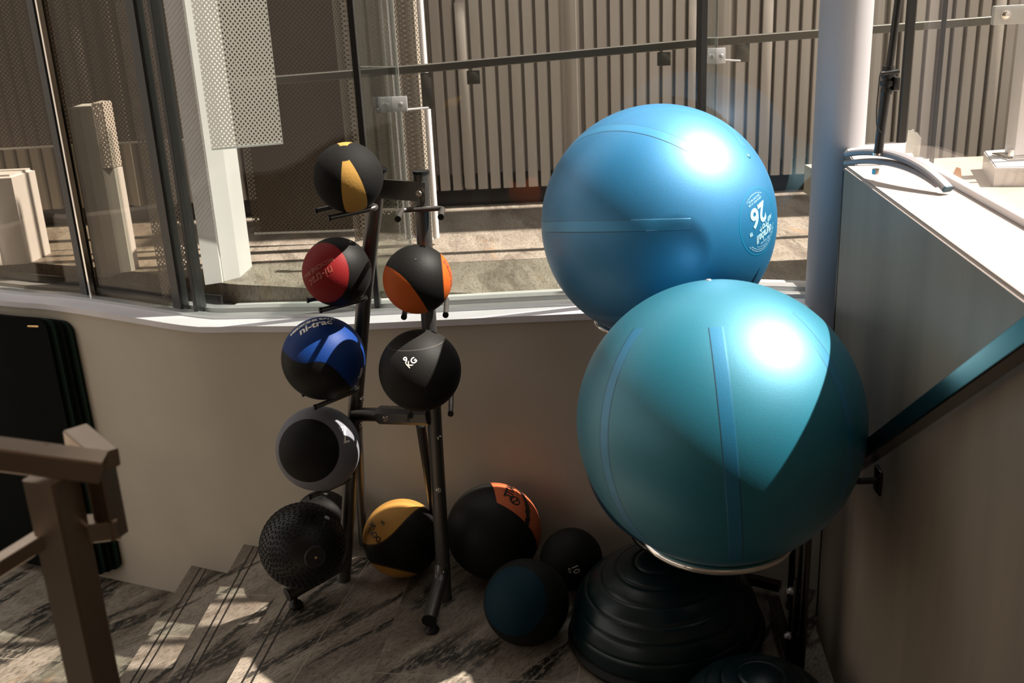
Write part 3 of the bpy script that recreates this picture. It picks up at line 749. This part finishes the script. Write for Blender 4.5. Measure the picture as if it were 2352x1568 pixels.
# 4 grey with black caps
c = V(LB[3][1]); R = LB[3][2]; ax4 = uvec(c, -.33, -.03, .94); d4 = dotv(ax4)
m = ball_mat('ball_grey', BLK, (.15, .15, .17), lambda x, y, z: (d4(x, y, z)-.70).mx(d4(x, y, z)*-1-.10), .45, 300, .016)
o = ball('medicine_ball', c, R, m, 'grey medicine ball with a black round cap, marked 7 KG', GR)
u = uvec(c, .12, -.98, 0)
text_on_ball('lettering', '7', c, R, uvec(c, .62, .20, .74), u, .052, M['txt_w'], o, .0008)
text_on_ball('lettering', 'KG', c, R, uvec(c, .58, .38, .70), u, .020, M['txt_w'], o, .0004)
# 5 orange and black
c = V(RB[0][1]); R = RB[0][2]
b1, b2 = uvec(c, .45, .80, .35), uvec(c, .80, -.50, .1)
def fo(x, y, z):
    # black tongue sweeping from top left to bottom right; orange below left and along the right
    p = dotv(uvec(c, 1, 0, 0))(x, y, z); q = dotv(uvec(c, 0, 1, 0))(x, y, z); k = dotv(uvec(c, 0, 0, 1))(x, y, z)
    s1 = q+.79+p*1.4-(((p+.22)*2.2).cos())*.37       # above the lower left seam
    s2 = .70-p                           # left of the right seam
    return s1.mn(s2).mn(k+.5)*-1
m = ball_mat('ball_orange', (.38, .075, .010), BLK, fo, .42, 260, .022)
o = ball('medicine_ball', c, R, m, 'orange and black medicine ball on the right upright of the rack', GR)
bm = NB(); lathe(bm, [(0, 0), (.004, 0), (.003, .0015), (0, .001)], 12, Matrix.Translation(c+uvec(c, .0, .55, .83)*R) @ frame(uvec(c, .0, .55, .83)).to_4x4()); link('valve', bm, M['hole'], o)
text_on_ball('lettering', 'ni-trac', c, R, uvec(c, .93, .10, .34), uvec(c, -.9, -.2, 0), .03, M['txt_r'], o, .0006, .2)
# 6 black 9 KG
c = V(RB[1][1]); R = RB[1][2]; hv = uvec(c, -.05, .97, .30)
m = ball_mat('ball_black', (.013, .012, .011), (.011, .0105, .0098), lambda x, y, z: (dotv(hv)(x, y, z)-.72), .45, 300, .010, (.05, .045, .04))
o = ball('medicine_ball', c, R, m, 'plain black medicine ball marked 9 KG on the right upright of the rack', GR)
u = uvec(c, -.62, .78, 0)
text_on_ball('lettering', '9', c, R, uvec(c, -.32, .26, .92), uvec(c, -.3, 1, 0), .025, M['txt_w'], o, .0006)
text_on_ball('lettering', 'KG', c, R, uvec(c, -.18, .19, .96), u, .023, M['txt_w'], o, .0006)

# slam ball with tread blocks
c = V((-.686, 2.84, .230)); R = .132
m = mat('slam_rubber', (.005, .005, .005), .45, 0, .3); t_, b_2 = tn(m); v_, *_q = xyz(t_)
bump(t_, b_2, noise(t_, v_, 150, 3), .15, .001)
o = ball('slam_ball', c, R, m, 'black textured slam ball resting on the left foot tube of the rack', GF)
pol = uvec(c, .02, -.15, .98); F3 = frame(pol, uvec(c, 1, 0, 0))
bm = NB()
def rib_at(th_, ph, ang, L, W, H):
    d = F3 @ V((sin(th_)*cos(ph), sin(th_)*sin(ph), cos(th_)))
    tx = F3 @ V((cos(th_)*cos(ph), cos(th_)*sin(ph), -sin(th_))); ty = d.cross(tx)
    a = tx*cos(ang)+ty*sin(ang); b = d.cross(a)
    pts = [(L, W*.4), (L*.55, W), (-L, W*.6), (-L, -W*.4), (-L*.55, -W), (L, -W*.6)]
    lo = [bm.verts.new((d*R+(a*p+b*q))*1.0) for p, q in pts]; hi = [bm.verts.new((d*(R+H)+(a*p+b*q)*.85)) for p, q in pts]
    n = len(pts); bm.faces.new(hi)
    for i in range(n): bm.faces.new((lo[i], lo[(i+1) % n], hi[(i+1) % n], hi[i]))
for k in range(1, 18):
    th_ = .34+k*.092; n = max(8, int(2*pi*sin(th_)*R/.0175))
    for j in range(n): rib_at(th_, 2*pi*(j+.5*(k % 2))/n, (.75 if k % 2 else -.75)+pi/2*0, .0062, .0032, .0022)
link('tread_blocks', bm, M['rubber'], o, smooth=False).location = (0, 0, 0)
o.children[0].matrix_parent_inverse = Matrix(); o.children[0].location = (0, 0, 0)
pp = uvec(c, .26, -.32, .91); bm = NB(); lathe(bm, [(0, .001), (.032, .0005), (.036, -.004), (0, -.004)], 40, Matrix.Translation(c+pp*(R-.0008)) @ frame(pp).to_4x4()); link('valve_disc', bm, M['hole'], o)
bm = NB(); lathe(bm, [(0, .003), (.002, .003), (.0045, .002), (.0045, 0), (0, 0)], 16, Matrix.Translation(c+pp*(R)) @ frame(pp).to_4x4()); link('valve', bm, M['brass'], o)
# 5 kg ball behind
c = V((-.699, 3.235, .104)); R = .103
m = ball_mat('ball_black_gloss', (.016, .013, .012), (.016, .013, .012), lambda x, y, z: x+5, .42, 140, .001)
o = ball('medicine_ball', c, R, m, 'small black medicine ball behind the textured slam ball, marked 5', GF)
dd = uvec(c, .06, .80, .52)
bm = NB(); lathe(bm, [(0, .0022), (.024, .0002), (.027, -.004), (0, -.004)], 36, Matrix.Translation(c+dd*(R-.0006)) @ frame(dd).to_4x4()); link('label_disc', bm, M['hole'], o)
text_on_ball('lettering', '5', c, R, uvec(c, .02, .81, .52), uvec(c, .35, .9, -.3), .026, M['txt_w'], o, .0012, off=.0035)
text_on_ball('lettering', 'KG', c, R, uvec(c, .16, .77, .52), uvec(c, .35, .9, -.3), .010, M['txt_w'], o, .0006, off=.0035)
# yellow and black ball
c = V((-.399, 3.03, .131)); R = .130
def fy(x, y, z):
    p = dotv(uvec(c, 1, 0, 0))(x, y, z); q = dotv(uvec(c, 0, 1, 0))(x, y, z); k = dotv(uvec(c, 0, 0, 1))(x, y, z)
    upper = q-.32-(((p-.02)*2.1).sin())*.42
    lower = q*-1-p*.35-.80
    return upper.mx(lower)
m = ball_mat('ball_yellow', (.40, .205, .050), BLK, fy, .42, 220, .028, (.02, .012, .004))
o = ball('medicine_ball', c, R, m, 'mustard yellow and black medicine ball on the floor between the rack uprights', GF)
for s, a, b_, sz in (('DO', -.62, .10, .026), ('KG', -.76, .25, .022), ('SAK', -.70, .40, .022), ('cm', -.44, .42, .016)):
    text_on_ball('lettering', s, c, R, uvec(c, a, b_, sqrt(max(.02, 1-a*a-b_*b_))), uvec(c, -.75, -.5, 0), sz, M['txt_k'], o, .0006)
# big wall ball with orange gore
c = V((-.090, 3.003, .158)); R = .157
pw = uvec(c, .09, .55, .83); ux = uvec(c, 1, .02, 0); FW = frame(pw, ux)
def fw_(x, y, z):
    u = dotv(FW.col[0])(x, y, z); v = dotv(FW.col[1])(x, y, z); w_ = dotv(FW.col[2])(x, y, z)
    a = E.m('ARCTAN2', x.t, v, u)
    return ((a-.57).abs()*-1+1.09)*((1-w_*w_).sqrt())
def fseams(x, y, z):
    g = fw_(x, y, z); return g
m = ball_mat('wall_ball_orange', (.50, .115, .045), (.011, .011, .010), fw_, .36, 60, .012)
o = ball('wall_ball', c, R, m, 'large black wall ball with an orange panel against the rear wall', GF)
# emblem, lettering, brush stripe on the gore
def wdir(al, be): return (FW @ V((sin(be)*cos(al), sin(be)*sin(al), cos(be))))
e_d = wdir(.28, .42)
cir = [(.019*cos(2*pi*k/40), .019*sin(2*pi*k/40)) for k in range(40)]
wrap('emblem', flat_poly([cir]), c, R, e_d, uvec(c, -.9, .3, 0), M['txt_k'], o, .0008)
zig = [[(-.014, -.002), (-.004, .010), (-.002, .004), (.004, .011), (.013, .001), (.004, .004), (.001, -.004), (-.003, .001)], [(-.011, -.010), (-.003, -.004), (.0, -.012), (.008, -.003), (.010, -.009), (.002, -.016)]]
wrap('emblem_mark', flat_poly(zig), c, R, e_d, uvec(c, -.2, 1, 0), mat('orange_print', (.62, .115, .035), .4), o, .0016)
text_on_ball('lettering', 'TITAN', c, R, wdir(.80, .62), wdir(.28, .42)*-1+wdir(.1, 1.2)*0+uvec(c, -1, -.05, .1)*1.2, .038, M['txt_k'], o, .0016, .15, tex_off=(.0, .012))
text_on_ball('lettering', 'C  A  R  D  I  O', c, R, wdir(.80, .62), uvec(c, -1, -.05, .1), .010, M['txt_k'], o, .0003, tex_off=(.0, -.012))
stripe = []
n = 26
for k in range(n):
    y0 = -.062+k*.17/n; j1 = random.uniform(-.003, .003); j2 = random.uniform(-.003, .003)
    stripe.append([(-.010+j1, y0), (.010+j2, y0+.001), (.011+j2, y0+.0068), (-.009+j1, y0+.0066)])
wrap('brush_stripe', flat_poly(stripe), c, R, uvec(c, .72, .42, .56), uvec(c, .02, .9, -.5), M['txt_k'], o, .001)
# 10 KG and dark blue balls
c = V((.158, 2.893, .102)); R = .101
m = ball_mat('ball_black_ten', (.010, .011, .009), (.010, .011, .009), lambda x, y, z: dotv(uvec(c, -.2, .9, .3))(x, y, z)-.55, .5, 260, .008, (.003, .003, .003))
o = ball('medicine_ball', c, R, m, 'small black medicine ball on the floor marked 10 KG', GF)
text_on_ball('lettering', '10', c, R, uvec(c, .12, -.30, .95), uvec(c, .9, .35, 0), .030, M['txt_w'], o, .0004)
text_on_ball('lettering', 'KG', c, R, uvec(c, -.06, -.34, .94), uvec(c, .9, .35, 0), .012, M['txt_w'], o, .0002)
c = V((.006, 2.623, .1275)); R = .127; ab = uvec(c, -.32, .05, .75)
m = ball_mat('ball_navy', (.003, .022, .035), (.010, .011, .010), lambda x, y, z: (dotv(ab)(x, y, z).abs()-.62), .5, 260, .012)
o = ball('medicine_ball', c, R, m, 'dark blue and black medicine ball nearest the viewer on the floor', GF)

# ------------------------------------------------------------------ big exercise balls
RG = .3108
def gym(c, m, pole, xdir, label, rad=RG):
    bm = NB(); sphere(bm, rad, 160, 100); o = link('exercise_ball', bm, m)
    o.matrix_world = Matrix.Translation(c) @ frame(pole, xdir).to_4x4(); bpy.context.view_layer.update(); tag(o, label, 'ball', 'big exercise balls on the stand'); return o
cu_ = V((.404, 2.689, 1.240)); pu = uvec(cu_, .80, .0, .60)
ou = gym(cu_, M['gym_blue'], pu, uvec(cu_, -.5, -.02, .8), 'large shiny blue exercise ball on top, printed with 26')
cl_ = V((.444, 2.058, .934)); pl = uvec(cl_, -.1, .93, .25)
ol = gym(cl_, M['gym_teal'], pl, uvec(cl_, .05, 0, 1), 'largest-looking teal exercise ball at the front, partly in shade')
cb_ = V((.492, 2.68, .575))
ob_ = gym(cb_, M['gym_dark'], uvec(cb_, 0, 1, 0), uvec(cb_, 1, 0, 0), 'dark navy exercise ball mostly hidden behind the front teal ball', .30)
for cc, d, par in ((cl_, uvec(cl_, -.09, .965, .22), ol), (ou.location, uvec(cu_, .72, .52, .45), ou)):
    bm = NB(); lathe(bm, [(0, .0028), (.004, .0026), (.0065, .0012), (.0075, -.003), (0, -.003)], 20, Matrix.Translation(V(cc)+d*RG) @ frame(d).to_4x4()); link('valve_plug', bm, M['track'] if par is ol else M['gym_teal'], par)
# printed disc on the upper ball: text reads upside down, tilted
dp = uvec(cu_, .815, .0, .58); U_ = uvec(cu_, .24, -.91, -.33)
ring = []
n = 72
for k in range(n):
    a, b = 2*pi*k/n, 2*pi*(k+1)/n
    ring.append([(.0829*cos(a), .0829*sin(a)), (.0829*cos(b), .0829*sin(b)), (.0842*cos(b), .0842*sin(b)), (.0842*cos(a), .0842*sin(a))])
wrap('disc_outline', flat_poly(ring), cu_, RG, dp, U_, mat('disc_line', (.0, .30, .48), .4), ou, .0006)
T = lambda s, sz, x, y, bold=.0, sh=0., fx=1.: text_on_ball('lettering', s, cu_, RG, dp, U_, sz*.955, M['txt_b'], ou, bold, sh, .0009, fx, (x*.955, y*.955))
T('26', .068, .0, -.022, .0018, .15, 1.1); T('"', .034, .052, .004, .0008); T('Pro+', .026, -.012, .018, .0006, .2)
T('duraball', .031, -.010, .038, .0007, .2, .85); T('ABS', .016, -.050, .010, .0003, .4)
T('BURST RESISTANT', .0065, -.008, .056, .0001); T('SIZE 26 INCH  65 CM', .0070, 0, -.056, .0001); T('MAX LOAD 500 KG', .0065, 0, -.064, .0001)
def arc_lines(rad, a0, a1, k, hh):
    out = []; n = 90
    for i in range(n):
        if i % k == k-1 or random.random() < .12: continue
        a, b = radians(a0+(a1-a0)*i/n), radians(a0+(a1-a0)*(i+.75)/n)
        out.append([(rad*cos(a), rad*sin(a)), ((rad+hh)*cos(a), (rad+hh)*sin(a)), ((rad+hh)*cos(b), (rad+hh)*sin(b)), (rad*cos(b), rad*sin(b))])
    return out
wrap('fine_print', flat_poly(arc_lines(.068, 40, 150, 5, .0022)+arc_lines(.073, 35, 155, 6, .0022)+arc_lines(.0625, 60, 120, 4, .002)), cu_, RG, dp, U_, M['txt_b'], ou, .0008)
wrap('fine_print', flat_poly(arc_lines(.0705, 235, 300, 5, .002)), cu_, RG, dp, U_, M['txt_b'], ou, .0008)

# ------------------------------------------------------------------ chrome stand for the exercise balls
st = thing('ball_stand', 'chrome ring stand carrying the three big exercise balls', 'stand', (.7, 2.5, 0))
def ringp(c, rr, n=64): return [V((c[0]+rr*cos(2*pi*k/n), c[1]+rr*sin(2*pi*k/n), c[2])) for k in range(n)]
def ring_obj(cb, rr, m=M['chrome'], rad=RG):
    rt = .0095; h = sqrt((rad+rt)**2-rr**2); c = (cb.x, cb.y, cb.z-h)
    bm = NB(); sweep(bm, ringp(c, rr), circ(rt, 16), closed=True, up=V((0, 0, 1))); link('support_ring', bm, m, st); return V(c)
r1 = ring_obj(cl_, .165); r2 = ring_obj(cb_, .16, M['chromed'], .30); r3 = ring_obj(cu_, .165)
PF = V((.735, 2.36, 0)); PB = V((.835, 2.72, 0))
for P, h in ((PF, .60), (PB, .95)):
    o = link('stand_post', tube(NB(), [P+V((0, 0, .02)), P+V((0, 0, .34))], .0235, 24), M['chromed'], st)
    link('inner_post', tube(NB(), [P+V((0, 0, .33)), P+V((0, 0, h))], .0195, 24), M['chromed'], st)
    bm = NB(); lathe(bm, [(0, 0), (.026, 0), (.026, .012), (.012, .02), (0, .02)], 24, Matrix.Translation(P)); link('rubber_foot', bm, M['rubber'], st)
link('twin_tube', tube(NB(), [PF+V((.0, -.045, .05)), PF+V((0, -.045, .60))], .012, 18), M['chromed'], st)
def arm(P, rc, rr):
    d = V((P.x-rc.x, P.y-rc.y, 0)).normalized(); a = rc+d*(rr+.004); b = V((P.x, P.y, rc.z))
    link('arm', tube(NB(), [a, b], .009, 14), M['chrome'], st)
arm(PF, r1, .165); arm(PB, r2, .16); arm(PB, r3, .165)
for z in (.45, .30, .16):
    bm = NB(); bolt(bm, PF+V((-.022, -.005, z)), (-1, -.2, 0), .008, .012); link('bolt', bm, M['track'], st)
# base tubes
for P in ([PF+V((0, 0, .05)), (.80, 2.60, .05), PB+V((0, 0, .05))], [(.80, 2.76, .05), (.735, 2.80, .05), (.56, 2.865, .05)], [PF+V((-.0, .04, .045)), V((.765, 2.70, .045))]):
    bm = NB(); sweep(bm, [V(p) for p in P], rect(.032, .026)); link('base_tube', bm, M['chromed'], st)

# ------------------------------------------------------------------ balance domes
def dome(c, R, H, tilt, label, az=0):
    t = thing('balance_dome', label, 'balance trainer', c, 'black balance domes on the floor')
    T = Matrix.Translation(c) @ Matrix.Rotation(az, 4, 'Z') @ Matrix.Rotation(tilt, 4, 'Y')
    prof = [(0, .0), (R*.93, 0), (R, .012), (R*1.02, .028), (R*1.0, .042), (R*.955, .048)]
    bm = NB(); lathe(bm, prof+[(0, .048)], 96, T); link('platform', bm, M['rubber'], t)
    prof = [(R*.96, .046)]
    steps = 60
    for k in range(steps+1):
        a = (pi/2)*k/steps; r = R*.975*cos(a); z = .05+H*sin(a)**.95
        s = a/(pi/2)
        g = -.0028 if min(abs(s-q) for q in (.14, .28, .42, .56, .70, .84)) < .009 else 0
        prof.append((max(r+g*cos(a), 0), z+g*sin(a)))
    prof[-1] = (0, prof[-1][1])
    bm = NB(); lathe(bm, prof, 128, T); link('dome', bm, M['bosu'], t)
dome((.418, 2.60, .012), .285, .215, -.09, 'black balance dome with moulded rings under the front exercise ball', .3)
dome((.570, 2.10, .0), .215, .19, .0, 'black balance dome cut off by the bottom edge of the photo')
